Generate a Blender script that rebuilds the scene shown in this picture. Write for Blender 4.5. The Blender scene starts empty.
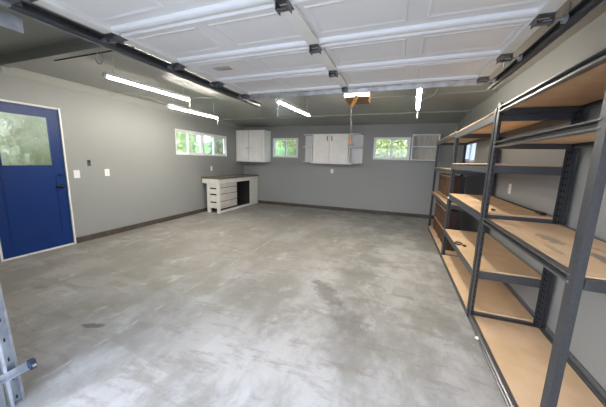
import bpy, bmesh, math, random
from mathutils import Vector, Matrix, noise
random.seed(7)
S = bpy.context.scene
COL = S.collection
PI = math.pi

# ------------------------------------------------------------------ materials
def mat(name, color, rough=.6, metal=0., spec=.5, bump=0., bscale=40., var=0., vscale=3., var2=None, coat=0.):
    m = bpy.data.materials.new(name); m.use_nodes = True
    nt = m.node_tree; b = nt.nodes['Principled BSDF']
    b.inputs['Base Color'].default_value = (*color, 1)
    b.inputs['Roughness'].default_value = rough
    b.inputs['Metallic'].default_value = metal
    b.inputs['Specular IOR Level'].default_value = spec
    b.inputs['Coat Weight'].default_value = coat
    tc = nt.nodes.new('ShaderNodeTexCoord')
    if var > 0:
        n = nt.nodes.new('ShaderNodeTexNoise'); n.inputs['Scale'].default_value = vscale
        n.inputs['Detail'].default_value = 5
        nt.links.new(tc.outputs['Object'], n.inputs['Vector'])
        mx = nt.nodes.new('ShaderNodeMix'); mx.data_type = 'RGBA'
        c2 = var2 if var2 else tuple(c * (1 - var) for c in color)
        mx.inputs[6].default_value = (*color, 1); mx.inputs[7].default_value = (*c2, 1)
        r = nt.nodes.new('ShaderNodeMapRange'); r.inputs[1].default_value = .35; r.inputs[2].default_value = .7
        nt.links.new(n.outputs[0], r.inputs[0]); nt.links.new(r.outputs[0], mx.inputs[0])
        nt.links.new(mx.outputs[2], b.inputs['Base Color'])
    if bump > 0:
        n = nt.nodes.new('ShaderNodeTexNoise'); n.inputs['Scale'].default_value = bscale
        n.inputs['Detail'].default_value = 4
        nt.links.new(tc.outputs['Object'], n.inputs['Vector'])
        bp = nt.nodes.new('ShaderNodeBump'); bp.inputs['Strength'].default_value = bump
        bp.inputs['Distance'].default_value = .01
        nt.links.new(n.outputs[0], bp.inputs['Height']); nt.links.new(bp.outputs[0], b.inputs['Normal'])
    return m

def emis(name, color, strength):
    m = bpy.data.materials.new(name); m.use_nodes = True
    b = m.node_tree.nodes['Principled BSDF']
    b.inputs['Base Color'].default_value = (.8, .8, .8, 1)
    b.inputs['Emission Color'].default_value = (*color, 1)
    b.inputs['Emission Strength'].default_value = strength
    return m

def glass(name, frosted=False):
    m = bpy.data.materials.new(name); m.use_nodes = True
    nt = m.node_tree; nt.nodes.clear()
    out = nt.nodes.new('ShaderNodeOutputMaterial')
    if frosted:
        b = nt.nodes.new('ShaderNodeBsdfPrincipled')
        b.inputs['Base Color'].default_value = (.95, .98, .95, 1)
        b.inputs['Transmission Weight'].default_value = 1
        b.inputs['Roughness'].default_value = .10; b.inputs['IOR'].default_value = 1.25
        tc = nt.nodes.new('ShaderNodeTexCoord')
        v = nt.nodes.new('ShaderNodeTexVoronoi'); v.inputs['Scale'].default_value = 38
        nt.links.new(tc.outputs['Object'], v.inputs['Vector'])
        bp = nt.nodes.new('ShaderNodeBump'); bp.inputs['Strength'].default_value = .45; bp.inputs['Distance'].default_value = .012
        nt.links.new(v.outputs['Distance'], bp.inputs['Height']); nt.links.new(bp.outputs[0], b.inputs['Normal'])
        nt.links.new(b.outputs[0], out.inputs[0]); return m
    t = nt.nodes.new('ShaderNodeBsdfTransparent'); t.inputs[0].default_value = (.94, .96, .95, 1)
    g = nt.nodes.new('ShaderNodeBsdfGlossy'); g.inputs['Roughness'].default_value = .03
    lw = nt.nodes.new('ShaderNodeLayerWeight'); pw = nt.nodes.new('ShaderNodeMath'); pw.operation = 'POWER'
    nt.links.new(lw.outputs['Facing'], pw.inputs[0]); pw.inputs[1].default_value = 5.
    f = nt.nodes.new('ShaderNodeMath'); f.operation = 'MULTIPLY_ADD'; f.inputs[1].default_value = .6; f.inputs[2].default_value = .04
    nt.links.new(pw.outputs[0], f.inputs[0])
    mx = nt.nodes.new('ShaderNodeMixShader')
    nt.links.new(f.outputs[0], mx.inputs[0]); nt.links.new(t.outputs[0], mx.inputs[1]); nt.links.new(g.outputs[0], mx.inputs[2])
    nt.links.new(mx.outputs[0], out.inputs[0])
    return m

class NB:                                      # tiny node builder
    def __init__(s, m): s.nt = m.node_tree
    def val(s, x, sock):
        if hasattr(x, 'links'): s.nt.links.new(x, sock)
        else: sock.default_value = x
    def math(s, op, a, b=0., c=0., clamp=False):
        n = s.nt.nodes.new('ShaderNodeMath'); n.operation = op; n.use_clamp = clamp
        s.val(a, n.inputs[0]); s.val(b, n.inputs[1]); s.val(c, n.inputs[2]); return n.outputs[0]
    def mix(s, f, a, b):
        n = s.nt.nodes.new('ShaderNodeMix'); n.data_type = 'RGBA'
        s.val(f, n.inputs[0]); s.val(a, n.inputs[6]); s.val(b, n.inputs[7]); return n.outputs[2]
    def noise(s, vec, scale, detail=5., dist=0., rough=.5):
        n = s.nt.nodes.new('ShaderNodeTexNoise'); n.inputs['Scale'].default_value = scale
        n.inputs['Detail'].default_value = detail; n.inputs['Distortion'].default_value = dist
        n.inputs['Roughness'].default_value = rough
        s.nt.links.new(vec, n.inputs['Vector']); return n.outputs[0]
    def rng(s, x, a, b, c=0., d=1.):
        n = s.nt.nodes.new('ShaderNodeMapRange'); n.interpolation_type = 'SMOOTHSTEP'
        s.val(x, n.inputs[0]); n.inputs[1].default_value = a; n.inputs[2].default_value = b
        n.inputs[3].default_value = c; n.inputs[4].default_value = d; return n.outputs[0]
    def mapping(s, vec, loc=(0, 0, 0), rot=(0, 0, 0), sc=(1, 1, 1)):
        n = s.nt.nodes.new('ShaderNodeMapping'); n.inputs[1].default_value = loc
        n.inputs[2].default_value = rot; n.inputs[3].default_value = sc
        s.nt.links.new(vec, n.inputs[0]); return n.outputs[0]

def floor_mat():
    m = bpy.data.materials.new('worn_concrete'); m.use_nodes = True
    nt = m.node_tree; b = nt.nodes['Principled BSDF']; N = NB(m)
    o = nt.nodes.new('ShaderNodeTexCoord').outputs['Object']
    sp = nt.nodes.new('ShaderNodeSeparateXYZ'); nt.links.new(o, sp.inputs[0])
    X, Y = sp.outputs[0], sp.outputs[1]
    big = N.noise(o, .55, 4, .2)
    mid = N.noise(N.mapping(o, rot=(0, 0, .5), sc=(1, .6, 1)), 1.5, 12, .1, .68)
    streak = N.noise(N.mapping(o, rot=(0, 0, -.35), sc=(.6, 1.9, 1)), 3.2, 12, .15, .72)
    fine = N.noise(o, 30, 8, 0, .75)
    c = N.mix(N.rng(mid, .41, .59), (.27, .265, .235, 1), (.455, .445, .425, 1))
    c = N.mix(N.math('MULTIPLY', N.rng(streak, .50, .62), .55), c, (.215, .19, .155, 1))
    # wide darker, browner zone in the left and middle of the slab
    cx = N.math('MULTIPLY', N.math('ADD', X, 2.3), .55); cy = N.math('MULTIPLY', N.math('ADD', Y, -4.2), .40)
    rr = N.math('ADD', N.math('MULTIPLY', cx, cx), N.math('MULTIPLY', cy, cy))
    zone = N.math('MULTIPLY', N.rng(N.math('ADD', rr, N.math('MULTIPLY', N.math('ADD', big, -.5), 1.8)), .1, 1.5, 1, 0), .42)
    c = N.mix(zone, c, (.215, .182, .14, 1))
    side = N.rng(N.math('ADD', X, N.math('MULTIPLY', N.math('ADD', streak, -.5), .5)), -2.10, -1.96, .28, 0)
    c = N.mix(side, c, (.22, .195, .16, 1))
    # pale scraped patches
    pale = N.noise(N.mapping(o, loc=(3, 1, 0), rot=(0, 0, .9), sc=(1, .6, 1)), 3.0, 12, .25, .72)
    c = N.mix(N.math('MULTIPLY', N.rng(pale, .55, .64), .5), c, (.53, .525, .51, 1))
    # trowel squares left by old floor tiles
    br = nt.nodes.new('ShaderNodeTexBrick'); nt.links.new(N.mapping(o, loc=(.3, .2, 0), rot=(0, 0, .12)), br.inputs['Vector'])
    br.inputs['Scale'].default_value = 1.1; br.inputs['Mortar Size'].default_value = 0
    br.inputs['Color1'].default_value = (0, 0, 0, 1); br.inputs['Color2'].default_value = (1, 1, 1, 1)
    sq = N.math('MULTIPLY', N.math('MULTIPLY', br.outputs[0], N.rng(big, .42, .56)), .34)
    c = N.mix(sq, c, (.18, .165, .14, 1))
    # dark smudges
    def spot(px, py, rx, ry, amt, col=(.12, .11, .10, 1), a=0.):
        nonlocal c
        dx = N.math('ADD', X, -px); dy = N.math('ADD', Y, -py)
        ca, sa = math.cos(a), math.sin(a)
        u = N.math('DIVIDE', N.math('ADD', N.math('MULTIPLY', dx, ca), N.math('MULTIPLY', dy, sa)), rx)
        v = N.math('DIVIDE', N.math('ADD', N.math('MULTIPLY', dx, -sa), N.math('MULTIPLY', dy, ca)), ry)
        d = N.math('SQRT', N.math('ADD', N.math('MULTIPLY', u, u), N.math('MULTIPLY', v, v)))
        d = N.math('ADD', d, N.math('MULTIPLY', N.math('ADD', N.noise(o, 9, 6, .5, .7), -.5), 2.2))
        c = N.mix(N.math('MULTIPLY', N.rng(d, .45, 1.1, 1, 0), amt), c, col)
    spot(-2.28, 1.25, .12, .04, .9, (.08, .075, .07, 1), .4)
    spot(-.62, 2.55, .34, .13, .65, a=-.9)
    spot(-.30, 2.12, .26, .16, .55, a=-.9)
    spot(-.25, 1.75, .30, .22, .22)
    spot(-4.35, 2.95, .16, .05, .6, a=.2)
    spot(-1.95, 2.3, .30, .14, .4, (.24, .21, .17, 1), .3)
    spot(-1.55, 3.05, .5, .2, .35, (.26, .22, .18, 1), .2)
    spot(-3.5, 1.45, .13, .04, .4, a=.3)
    # slab joint running from the door opening to the back wall
    wob = N.math('MULTIPLY', N.math('ADD', N.noise(o, 5, 4), -.5), .05)
    jx = N.math('ABSOLUTE', N.math('ADD', N.math('ADD', X, 2.02), wob))
    c = N.mix(N.math('MULTIPLY', N.rng(jx, .0, .016, 1, 0), N.rng(streak, .45, .62, .0, .6)), c, (.62, .61, .59, 1))
    c = N.mix(N.math('MULTIPLY', N.rng(fine, .45, .75), .18), c, (.25, .24, .22, 1))
    c = N.mix(N.rng(big, .1, .9, .12, .26), c, (.12, .115, .11, 1))
    nt.links.new(c, b.inputs['Base Color'])
    nt.links.new(N.rng(mid, .3, .7, .50, .68), b.inputs['Roughness'])
    bp = nt.nodes.new('ShaderNodeBump'); bp.inputs['Strength'].default_value = .25; bp.inputs['Distance'].default_value = .01
    nt.links.new(fine, bp.inputs['Height']); nt.links.new(bp.outputs[0], b.inputs['Normal'])
    return m

def post_mat():
    m = mat('slotted_steel', (.050, .053, .058), .42, .3, bump=.15, bscale=300)
    nt = m.node_tree; N = NB(m); b = nt.nodes['Principled BSDF']
    o = nt.nodes.new('ShaderNodeTexCoord').outputs['Object']
    sp = nt.nodes.new('ShaderNodeSeparateXYZ'); nt.links.new(o, sp.inputs[0])
    hmax = N.math('MAXIMUM', N.math('ABSOLUTE', sp.outputs[0]), N.math('ABSOLUTE', sp.outputs[1]))
    def holes(h0, off, r):
        u = N.math('DIVIDE', N.math('ADD', hmax, -h0), r)
        fz = N.math('ADD', N.math('FRACT', N.math('DIVIDE', N.math('ADD', sp.outputs[2], off), .05)), -.5)
        v = N.math('DIVIDE', N.math('MULTIPLY', fz, .05), r * 1.9)
        d = N.math('ADD', N.math('MULTIPLY', u, u), N.math('MULTIPLY', v, v))
        return N.math('LESS_THAN', d, 1.)
    k = holes(.024, 0, .005)
    c = N.mix(k, (.050, .053, .058, 1), (.004, .004, .004, 1))
    nt.links.new(c, b.inputs['Base Color'])
    return m

def board_mat():
    m = bpy.data.materials.new('particle_board'); m.use_nodes = True
    nt = m.node_tree; b = nt.nodes['Principled BSDF']; N = NB(m)
    o = nt.nodes.new('ShaderNodeTexCoord').outputs['Object']
    a = N.noise(o, 5, 5, .3); f = N.noise(o, 140, 3)
    c = N.mix(N.rng(a, .35, .65), (.68, .485, .305, 1), (.60, .415, .245, 1))
    c = N.mix(N.math('MULTIPLY', N.rng(f, .4, .7), .25), c, (.48, .31, .17, 1))
    nt.links.new(c, b.inputs['Base Color']); b.inputs['Roughness'].default_value = .62
    return m

def stained_board_mat():
    m = board_mat(); m.name = 'stained_particle_board'
    nt = m.node_tree; b = nt.nodes['Principled BSDF']; N = NB(m)
    base = b.inputs['Base Color'].links[0].from_socket
    o = nt.nodes.new('ShaderNodeTexCoord').outputs['Object']
    sp = nt.nodes.new('ShaderNodeSeparateXYZ'); nt.links.new(o, sp.inputs[0])
    c = base
    for px, py, rx, ry, amt in ((1.00, 1.62, .05, .17, .8), (.93, 2.02, .045, .13, .6), (1.12, 1.5, .03, .10, .5), (1.08, 1.85, .02, .08, .4), (.84, 1.75, .02, .1, .4)):
        u = N.math('DIVIDE', N.math('ADD', sp.outputs[0], -px), rx); v = N.math('DIVIDE', N.math('ADD', sp.outputs[1], -py), ry)
        d = N.math('SQRT', N.math('ADD', N.math('MULTIPLY', u, u), N.math('MULTIPLY', v, v)))
        d = N.math('ADD', d, N.math('MULTIPLY', N.math('ADD', N.noise(o, 16, 5, 1., .65), -.5), 2.6))
        c = N.mix(N.math('MULTIPLY', N.rng(d, .75, 1.0, 1, 0), amt), c, (.15, .15, .145, 1))
    pale = N.noise(N.mapping(o, sc=(3, .7, 1)), 3, 4, .6)
    c = N.mix(N.math('MULTIPLY', N.rng(pale, .52, .7), .45), c, (.74, .55, .36, 1))
    nt.links.new(c, b.inputs['Base Color'])
    return m

def wood_mat(name, c1, c2, axis=2, scale=9, rough=.6):
    m = bpy.data.materials.new(name); m.use_nodes = True
    nt = m.node_tree; b = nt.nodes['Principled BSDF']; N = NB(m)
    o = nt.nodes.new('ShaderNodeTexCoord').outputs['Object']
    sc = [6, 6, 6]; sc[axis] = .6
    n = N.noise(N.mapping(o, sc=tuple(sc)), scale, 5, .6)
    c = N.mix(N.rng(n, .35, .65), (*c1, 1), (*c2, 1))
    nt.links.new(c, b.inputs['Base Color']); b.inputs['Roughness'].default_value = rough
    return m

M = {}
WALLC = (.290, .297, .286)
M['wall'] = mat('grey_wall_paint', WALLC, .5, bump=.05, bscale=60, var=.05, vscale=1.2)
M['ceil'] = mat('ceiling_paint', (.315, .318, .298), .36, bump=.04, bscale=30, var=.06, vscale=1.)
M['floor'] = floor_mat()
M['drive'] = mat('driveway_concrete', (.56, .51, .44), .8, var=.2, vscale=2, bump=.3)
M['base'] = mat('dirty_baseboard', (.085, .068, .055), .7, var=.4, vscale=8)
M['basegrey'] = mat('rubber_baseboard', (.12, .12, .12), .6)
M['white'] = mat('white_paint', (.80, .79, .76), .4, var=.05, vscale=5)
M['vinyl'] = mat('white_vinyl', (.82, .83, .82), .35)
M['door'] = mat('white_steel_door', (.74, .745, .75), .35, var=.05, vscale=3)
M['doorend'] = mat('stile_white', (.78, .77, .73), .4, var=.10, vscale=7)
M['blue'] = mat('navy_blue_paint', (.004, .032, .165), .4, spec=.3, var=.15, vscale=3)
M['galv'] = mat('galvanised_steel', (.56, .58, .61), .38, .75, var=.35, vscale=14)
M['dgalv'] = mat('dull_galvanised_steel', (.50, .51, .53), .4, .7, var=.3, vscale=18)
M['hinge'] = mat('hinge_steel', (.20, .205, .215), .4, .7, var=.5, vscale=30)
M['channel'] = mat('dark_steel_track_shade', (.10, .105, .115), .5, .6, var=.3, vscale=10)
M['black'] = mat('black_plastic', (.012, .012, .012), .4)
M['bronze'] = mat('dark_bronze', (.03, .024, .02), .35, .8)
M['chrome'] = mat('chrome', (.6, .6, .6), .2, 1.)
M['steel'] = mat('grey_shelf_steel', (.075, .08, .088), .4, .3, bump=.1, bscale=200)
M['steelA'] = mat('hammered_grey_steel', (.072, .073, .078), .34, .4, bump=.3, bscale=260, var=.2, vscale=60)
M['rail'] = mat('bare_steel_rail', (.20, .20, .205), .3, .7)
M['post'] = post_mat()
M['board'] = board_mat()
M['board_st'] = stained_board_mat()
M['cab'] = mat('cabinet_white', (.88, .865, .83), .45, var=.08, vscale=6)
M['cab2'] = mat('cabinet_cool_white', (.74, .745, .75), .4, var=.05, vscale=6)
M['benchp'] = mat('weathered_white_boards', (.62, .58, .52), .6, var=.2, vscale=9)
M['benchp2'] = mat('white_board_ends', (.78, .75, .69), .55, var=.1, vscale=9)
M['btop'] = wood_mat('dark_worktop', (.10, .075, .055), (.20, .16, .125), 1, 8)
M['darkin'] = mat('interior_shade', (.025, .022, .02), .8)
M['greywood'] = wood_mat('greyed_wood_back', (.52, .485, .43), (.38, .355, .31), 2, 5)
M['crate'] = wood_mat('brown_crate_wood', (.12, .055, .022), (.06, .027, .012), 1, 6)
M['cratered'] = wood_mat('red_brown_wood', (.06, .018, .008), (.035, .012, .006), 2, 5)
M['cratel'] = wood_mat('light_crate_wood', (.42, .26, .13), (.30, .18, .08), 1, 6)
M['tube'] = emis('lit_tube', (1, .93, .82), 150)
M['lens'] = emis('lit_lens', (.93, 1, .62), 5.)
M['orange'] = mat('orange_plastic', (.48, .16, .04), .4)
M['tan'] = mat('tan_arm', (.55, .27, .09), .5)
M['opener'] = mat('opener_housing', (.20, .085, .025), .45)
M['cord'] = mat('tan_cord', (.45, .36, .28), .7)
M['wire'] = mat('white_cord', (.72, .71, .68), .6)
M['bcord'] = mat('black_cord', (.02, .02, .02), .6)
M['glass'] = glass('clear_glass')
M['frost'] = glass('obscure_glass', True)
M['leafA'] = mat('leaf_green', (.46, .50, .24), .5, var=.5, vscale=4, var2=(.66, .68, .42))
M['leafB'] = mat('leaf_dark', (.28, .30, .18), .5, var=.5, vscale=5, var2=(.56, .58, .42))
M['leafC'] = mat('leaf_bright', (.66, .70, .34), .5, var=.4, vscale=5, var2=(.80, .82, .52))
M['leafD'] = mat('leaf_pale', (.52, .50, .30), .5, var=.4, vscale=5, var2=(.86, .80, .66))
M['bark'] = mat('bark', (.10, .075, .055), .9, bump=.6, bscale=20)
M['grass'] = mat('grass_bank', (.20, .33, .09), .9, var=.5, vscale=9, bump=.8, bscale=30)
M['path'] = mat('pale_path', (.72, .68, .62), .8, var=.15, vscale=6)
M['stucco'] = mat('outer_stucco', (.5, .49, .46), .8)
M['label'] = mat('label_paper', (.42, .39, .38), .5)
M['labelred'] = mat('label_red', (.30, .09, .07), .5)
M['blob'] = mat('dark_rubber', (.02, .014, .01), .5)
M['sensor'] = mat('sensor_shell', (.02, .03, .06), .4)

for k in ('leafA', 'leafB', 'leafC', 'leafD'):
    nt = M[k].node_tree; b = nt.nodes['Principled BSDF']
    t = nt.nodes.new('ShaderNodeBsdfTranslucent'); nt.links.new(b.inputs['Base Color'].links[0].from_socket, t.inputs[0])
    mx = nt.nodes.new('ShaderNodeMixShader'); mx.inputs[0].default_value = .42
    nt.links.new(b.outputs[0], mx.inputs[1]); nt.links.new(t.outputs[0], mx.inputs[2])
    nt.links.new(mx.outputs[0], nt.nodes['Material Output'].inputs[0])

# ------------------------------------------------------------------ geometry helpers
def bx(bm, lo, hi, mtx=None):
    vs = []
    for z in (lo[2], hi[2]):
        for (x, y) in ((lo[0], lo[1]), (hi[0], lo[1]), (hi[0], hi[1]), (lo[0], hi[1])):
            v = Vector((x, y, z))
            vs.append(bm.verts.new(mtx @ v if mtx else v))
    f = [(3, 2, 1, 0), (4, 5, 6, 7), (0, 1, 5, 4), (1, 2, 6, 5), (2, 3, 7, 6), (3, 0, 4, 7)]
    return [bm.faces.new([vs[i] for i in q]) for q in f]

def tube(bm, pts, r, seg=8, cap=True):
    pts = [Vector(p) for p in pts]; rings = []
    prev = None
    for i, p in enumerate(pts):
        a = pts[max(i - 1, 0)]; b = pts[min(i + 1, len(pts) - 1)]
        d = (b - a).normalized()
        ref = prev if prev is not None else (Vector((0, 0, 1)) if abs(d.z) < .9 else Vector((1, 0, 0)))
        u = d.cross(ref)
        if u.length < 1e-6: u = d.cross(Vector((0, 1, 0)))
        u.normalize(); v = d.cross(u).normalized(); prev = ref
        rr = r[i] if isinstance(r, (list, tuple)) else r
        rings.append([bm.verts.new(p + rr * (math.cos(2 * PI * k / seg) * u + math.sin(2 * PI * k / seg) * v)) for k in range(seg)])
    for i in range(len(rings) - 1):
        for k in range(seg):
            bm.faces.new((rings[i][k], rings[i][(k + 1) % seg], rings[i + 1][(k + 1) % seg], rings[i + 1][k]))
    if cap:
        bm.faces.new(rings[0][::-1]); bm.faces.new(rings[-1])

def extr(bm, prof, a, b, axis):
    """closed 2-D profile extruded from a to b along axis ('x','y','z')"""
    def P(t, p):
        return {'x': (t, p[0], p[1]), 'y': (p[0], t, p[1]), 'z': (p[0], p[1], t)}[axis]
    A = [bm.verts.new(P(a, p)) for p in prof]; B = [bm.verts.new(P(b, p)) for p in prof]
    n = len(prof)
    for i in range(n): bm.faces.new((A[i], A[(i + 1) % n], B[(i + 1) % n], B[i]))
    bm.faces.new(A[::-1]); bm.faces.new(B)

def obj(name, bm, m, parent=None, bevel=0., smooth=False, kind=None):
    bmesh.ops.recalc_face_normals(bm, faces=bm.faces)
    me = bpy.data.meshes.new(name); bm.to_mesh(me); bm.free()
    mats = m if isinstance(m, (list, tuple)) else [m]
    for q in mats: me.materials.append(q)
    if smooth:
        for p in me.polygons: p.use_smooth = True
    o = bpy.data.objects.new(name, me); COL.objects.link(o)
    if parent: o.parent = parent
    if bevel > 0:
        b = o.modifiers.new('bevel', 'BEVEL'); b.width = bevel; b.segments = 2
        b.limit_method = 'ANGLE'; b.angle_limit = .6; b.harden_normals = False
    if kind: o['kind'] = kind
    return o

def boxobj(name, lo, hi, m, parent=None, bevel=0., kind=None):
    bm = bmesh.new(); bx(bm, lo, hi); return obj(name, bm, m, parent, bevel, kind=kind)
def tubeobj(name, pts, r, m, parent=None, seg=8):
    bm = bmesh.new(); tube(bm, pts, r, seg); return obj(name, bm, m, parent, smooth=True)

def thing(name, label, cat, loc, group=None):
    o = bpy.data.objects.new(name, None); COL.objects.link(o)
    o.location = loc; o.empty_display_size = .1
    o['label'] = label; o['category'] = cat
    if group: o['group'] = group
    return o
def settle(root):
    """parts were modelled in world space: keep them there under the root"""
    for c in root.children:
        c.matrix_parent_inverse = Matrix.Translation(-root.location)
def tag(o, label, cat, group=None):
    o['label'] = label; o['category'] = cat
    if group: o['group'] = group
    return o

def wall(name, axis, c0, c1, u0, u1, z0, z1, holes, m):
    """wall slab: thickness c0..c1 along axis, spans u0..u1, with rectangular holes (u0,u1,z0,z1)"""
    us = sorted({u0, u1, *[h[0] for h in holes], *[h[1] for h in holes]})
    zs = sorted({z0, z1, *[h[2] for h in holes], *[h[3] for h in holes]})
    bm = bmesh.new()
    for i in range(len(us) - 1):
        run = None
        for j in range(len(zs) - 1):
            uc, zc = (us[i] + us[i + 1]) / 2, (zs[j] + zs[j + 1]) / 2
            solid = not any(h[0] < uc < h[1] and h[2] < zc < h[3] for h in holes)
            if solid:
                if run is None: run = [zs[j], zs[j + 1]]
                else: run[1] = zs[j + 1]
            if (not solid or j == len(zs) - 2) and run:
                if axis == 'x': bx(bm, (c0, us[i], run[0]), (c1, us[i + 1], run[1]))
                else: bx(bm, (us[i], c0, run[0]), (us[i + 1], c1, run[1]))
                run = None
    bmesh.ops.remove_doubles(bm, verts=bm.verts, dist=1e-5)
    return obj(name, bm, m, kind='structure')

# ------------------------------------------------------------------ setting
XL, XR, YB, YF = -4.774, 1.28, 7.362, .55
CZ = 2.50; CZF = 2.60; YS = 1.93
boxobj('floor', (XL - .12, YF - .17, -.15), (XR + .12, YB + .12, 0), M['floor'], kind='structure')
boxobj('floor_driveway', (-7, -9, -.17), (6, YF - .17, -.012), M['drive'], kind='structure')
LW1 = (4.60, 5.495, 1.4725, 2.045); LW2 = (5.495, 6.456, 1.4725, 2.045)
DH = (1.645, 2.49, 0., 2.075)
wall('wall_left', 'x', XL - .12, XL, YF - .15, YB + .12, 0, 2.75, [DH, (4.60, 6.456, 1.4725, 2.045)], M['wall'])
BW1 = (-3.717, -2.881, 1.4926, 2.0766); BW2 = (-.6815, .2407, 1.4926, 2.0766)
wall('wall_back', 'y', YB, YB + .12, XL, XR, 0, 2.75, [BW1, BW2], M['wall'])
RW1 = (5.50, 6.42, 1.46, 2.05)
wall('wall_right', 'x', XR, XR + .12, YF - .15, YB + .12, 0, 2.75, [RW1], M['wall'])
wall('wall_front', 'y', YF - .15, YF, XL, XR, 0, 2.75, [(-1.95, .80, 0, 2.14)], M['wall'])
# ceiling: flat field, higher bay over the door, sloped strip along the back wall
bm = bmesh.new(); bx(bm, (XL - .1, YS, CZ), (XR + .1, 6.35, CZ + .3))
bx(bm, (XL - .1, YF - .15, CZF), (XR + .1, YS, CZ + .3))
extr(bm, [(6.35, CZ), (YB, 2.415), (YB, CZ + .3), (6.35, CZ + .3)], XL, XR, 'x')
obj('ceiling', bm, M['ceil'], kind='structure')
boxobj('trim_1', (XL, YS, 2.39), (XL + .012, YB, CZ), M['ceil'], kind='structure')
bm = bmesh.new(); bx(bm, (XL, YS - .02, 2.475), (-1.0, YS + .07, CZ + .02))
obj('trim_2', bm, M['ceil'], kind='structure', bevel=.004)
boxobj('light_band_batten', (XL, 6.21, CZ - .03), (XR, 6.30, CZ + .01), M['ceil'], bevel=.004, kind='structure')  # added batten; its near face catches tube light as a pale band
boxobj('trim_6', (-.9, 4.70, CZ - .012), (XR, 4.76, CZ + .01), M['ceil'], bevel=.003, kind='structure')
# baseboards
boxobj('baseboard_left', (XL, 2.492, 0), (XL + .022, YB, .09), M['base'], bevel=.003, kind='structure')
boxobj('baseboard_back', (XL + .022, YB - .022, 0), (XR - .014, YB, .09), M['base'], bevel=.003, kind='structure')
boxobj('baseboard_right', (XR - .014, YF, 0), (XR, YB - .022, .09), M['basegrey'], bevel=.002, kind='structure')
# door jamb boards of the garage opening
bm = bmesh.new(); bx(bm, (-1.95, YF - .16, 0), (-1.925, YF + .015, 2.14)); bx(bm, (-2.04, YF, 0), (-1.95, YF + .015, 2.2))
obj('trim_3', bm, M['white'], kind='structure', bevel=.003)
bm = bmesh.new(); bx(bm, (.775, YF - .16, 0), (.80, YF + .015, 2.14)); bx(bm, (.80, YF, 0), (.89, YF + .015, 2.2))
obj('trim_4', bm, M['white'], kind='structure', bevel=.003)

# windows
def window(name, axis, face, out, rect, split, mv_small):
    """slider window. face = inner wall plane, out = +-1 towards outside, rect (u0,u1,z0,z1), split = fraction"""
    u0, u1, z0, z1 = rect
    def B(bm, ua, ub, za, zb, da, db):
        a, b = sorted((face + out * da, face + out * db))
        if axis == 'x': bx(bm, (a, ua, za), (b, ub, zb))
        else: bx(bm, (ua, a, za), (ub, b, zb))
    fw = .028; bm = bmesh.new()
    for q in ((u0, u1, z0, z0 + fw), (u0, u1, z1 - fw, z1), (u0, u0 + fw, z0 + fw, z1 - fw), (u1 - fw, u1, z0 + fw, z1 - fw)):
        B(bm, *q, -.006, .10)
    root = obj(name, bm, M['vinyl'], bevel=.003, kind='structure')
    um = u0 + (u1 - u0) * split
    for k, (a, b, d) in enumerate(((u0 + fw, um + .02, .055), (um - .02, u1 - fw, .022))):
        sw = .026 if k == 0 else .04
        bm = bmesh.new()
        for q in ((a, b, z0 + fw, z0 + fw + sw), (a, b, z1 - fw - sw, z1 - fw), (a, a + sw, z0 + fw + sw, z1 - fw - sw), (b - sw, b, z0 + fw + sw, z1 - fw - sw)):
            B(bm, *q, d, d + .03)
        s = obj('sash', bm, M['vinyl'], root, bevel=.002)
        bm = bmesh.new(); B(bm, a + sw - .004, b - sw + .004, z0 + fw + sw - .004, z1 - fw - sw + .004, d + .012, d + .018)
        obj('pane', bm, M['glass'], s)
    return root
window('window_1', 'x', XL, -1, LW1, .47, 0)
window('window_2', 'x', XL, -1, LW2, .47, 0)
window('window_3', 'y', YB, 1, BW1, .50, 0)
window('window_4', 'y', YB, 1, BW2, .50, 0)
window('window_5', 'x', XR, 1, RW1, .5, 0)

# blue side door
bm = bmesh.new()
for q in (((XL - .10, 1.645, 0), (XL + .012, 1.668, 2.075)), ((XL - .10, 2.467, 0), (XL + .012, 2.49, 2.075)), ((XL - .10, 1.668, 2.052), (XL + .012, 2.467, 2.075))): bx(bm, *q)
door = obj('door_1', bm, M['white'], kind='structure', bevel=.003)
X0, X1 = XL - .052, XL - .008
bm = bmesh.new()
gy0, gy1, gz0, gz1 = 1.79, 2.335, 1.235, 1.93
for q in ((1.671, gy0, .02, 2.049), (gy1, 2.464, .02, 2.049), (gy0, gy1, .02, gz0), (gy0, gy1, gz1, 2.049)):
    bx(bm, (X0, q[0], q[2]), (X1, q[1], q[3]))
for q in ((1.775, 2.353, .225, .235), (1.775, 1.785, .235, 1.09), (2.343, 2.353, .235, 1.09), (1.775, 2.353, 1.09, 1.10)):   # embossed bead
    bx(bm, (X1, q[0], q[2]), (X1 + .005, q[1], q[3]))
leaf = obj('door_leaf', bm, M['blue'], door, bevel=.0015)
boxobj('pane', (XL - .036, gy0 - .005, gz0 - .005), (XL - .028, gy1 + .005, gz1 + .005), M['frost'], leaf)
bm = bmesh.new()
for q in ((gy0, gy1, gz0, gz0 + .012), (gy0, gy1, gz1 - .012, gz1), (gy0, gy0 + .012, gz0 + .012, gz1 - .012), (gy1 - .012, gy1, gz0 + .012, gz1 - .012)):
    bx(bm, (XL - .026, q[0], q[2]), (X1 + .004, q[1], q[3]))
obj('glazing_bead', bm, M['blue'], leaf)
bm = bmesh.new(); tube(bm, [(X1, 2.41, .93), (X1 + .008, 2.41, .93)], .03, 20); tube(bm, [(X1 + .008, 2.41, .93), (X1 + .05, 2.41, .93)], .011, 12)
tube(bm, [(X1 + .045, 2.42, .93), (X1 + .048, 2.36, .928), (X1 + .046, 2.31, .925)], .011, 10)
obj('door_handle', bm, M['bronze'], leaf, smooth=True)
bm = bmesh.new(); tube(bm, [(X1, 2.41, 1.10), (X1 + .014, 2.41, 1.10)], .028, 20); bx(bm, (X1 + .014, 2.405, 1.085), (X1 + .028, 2.415, 1.115))
obj('deadbolt', bm, M['blue'], leaf)
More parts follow.
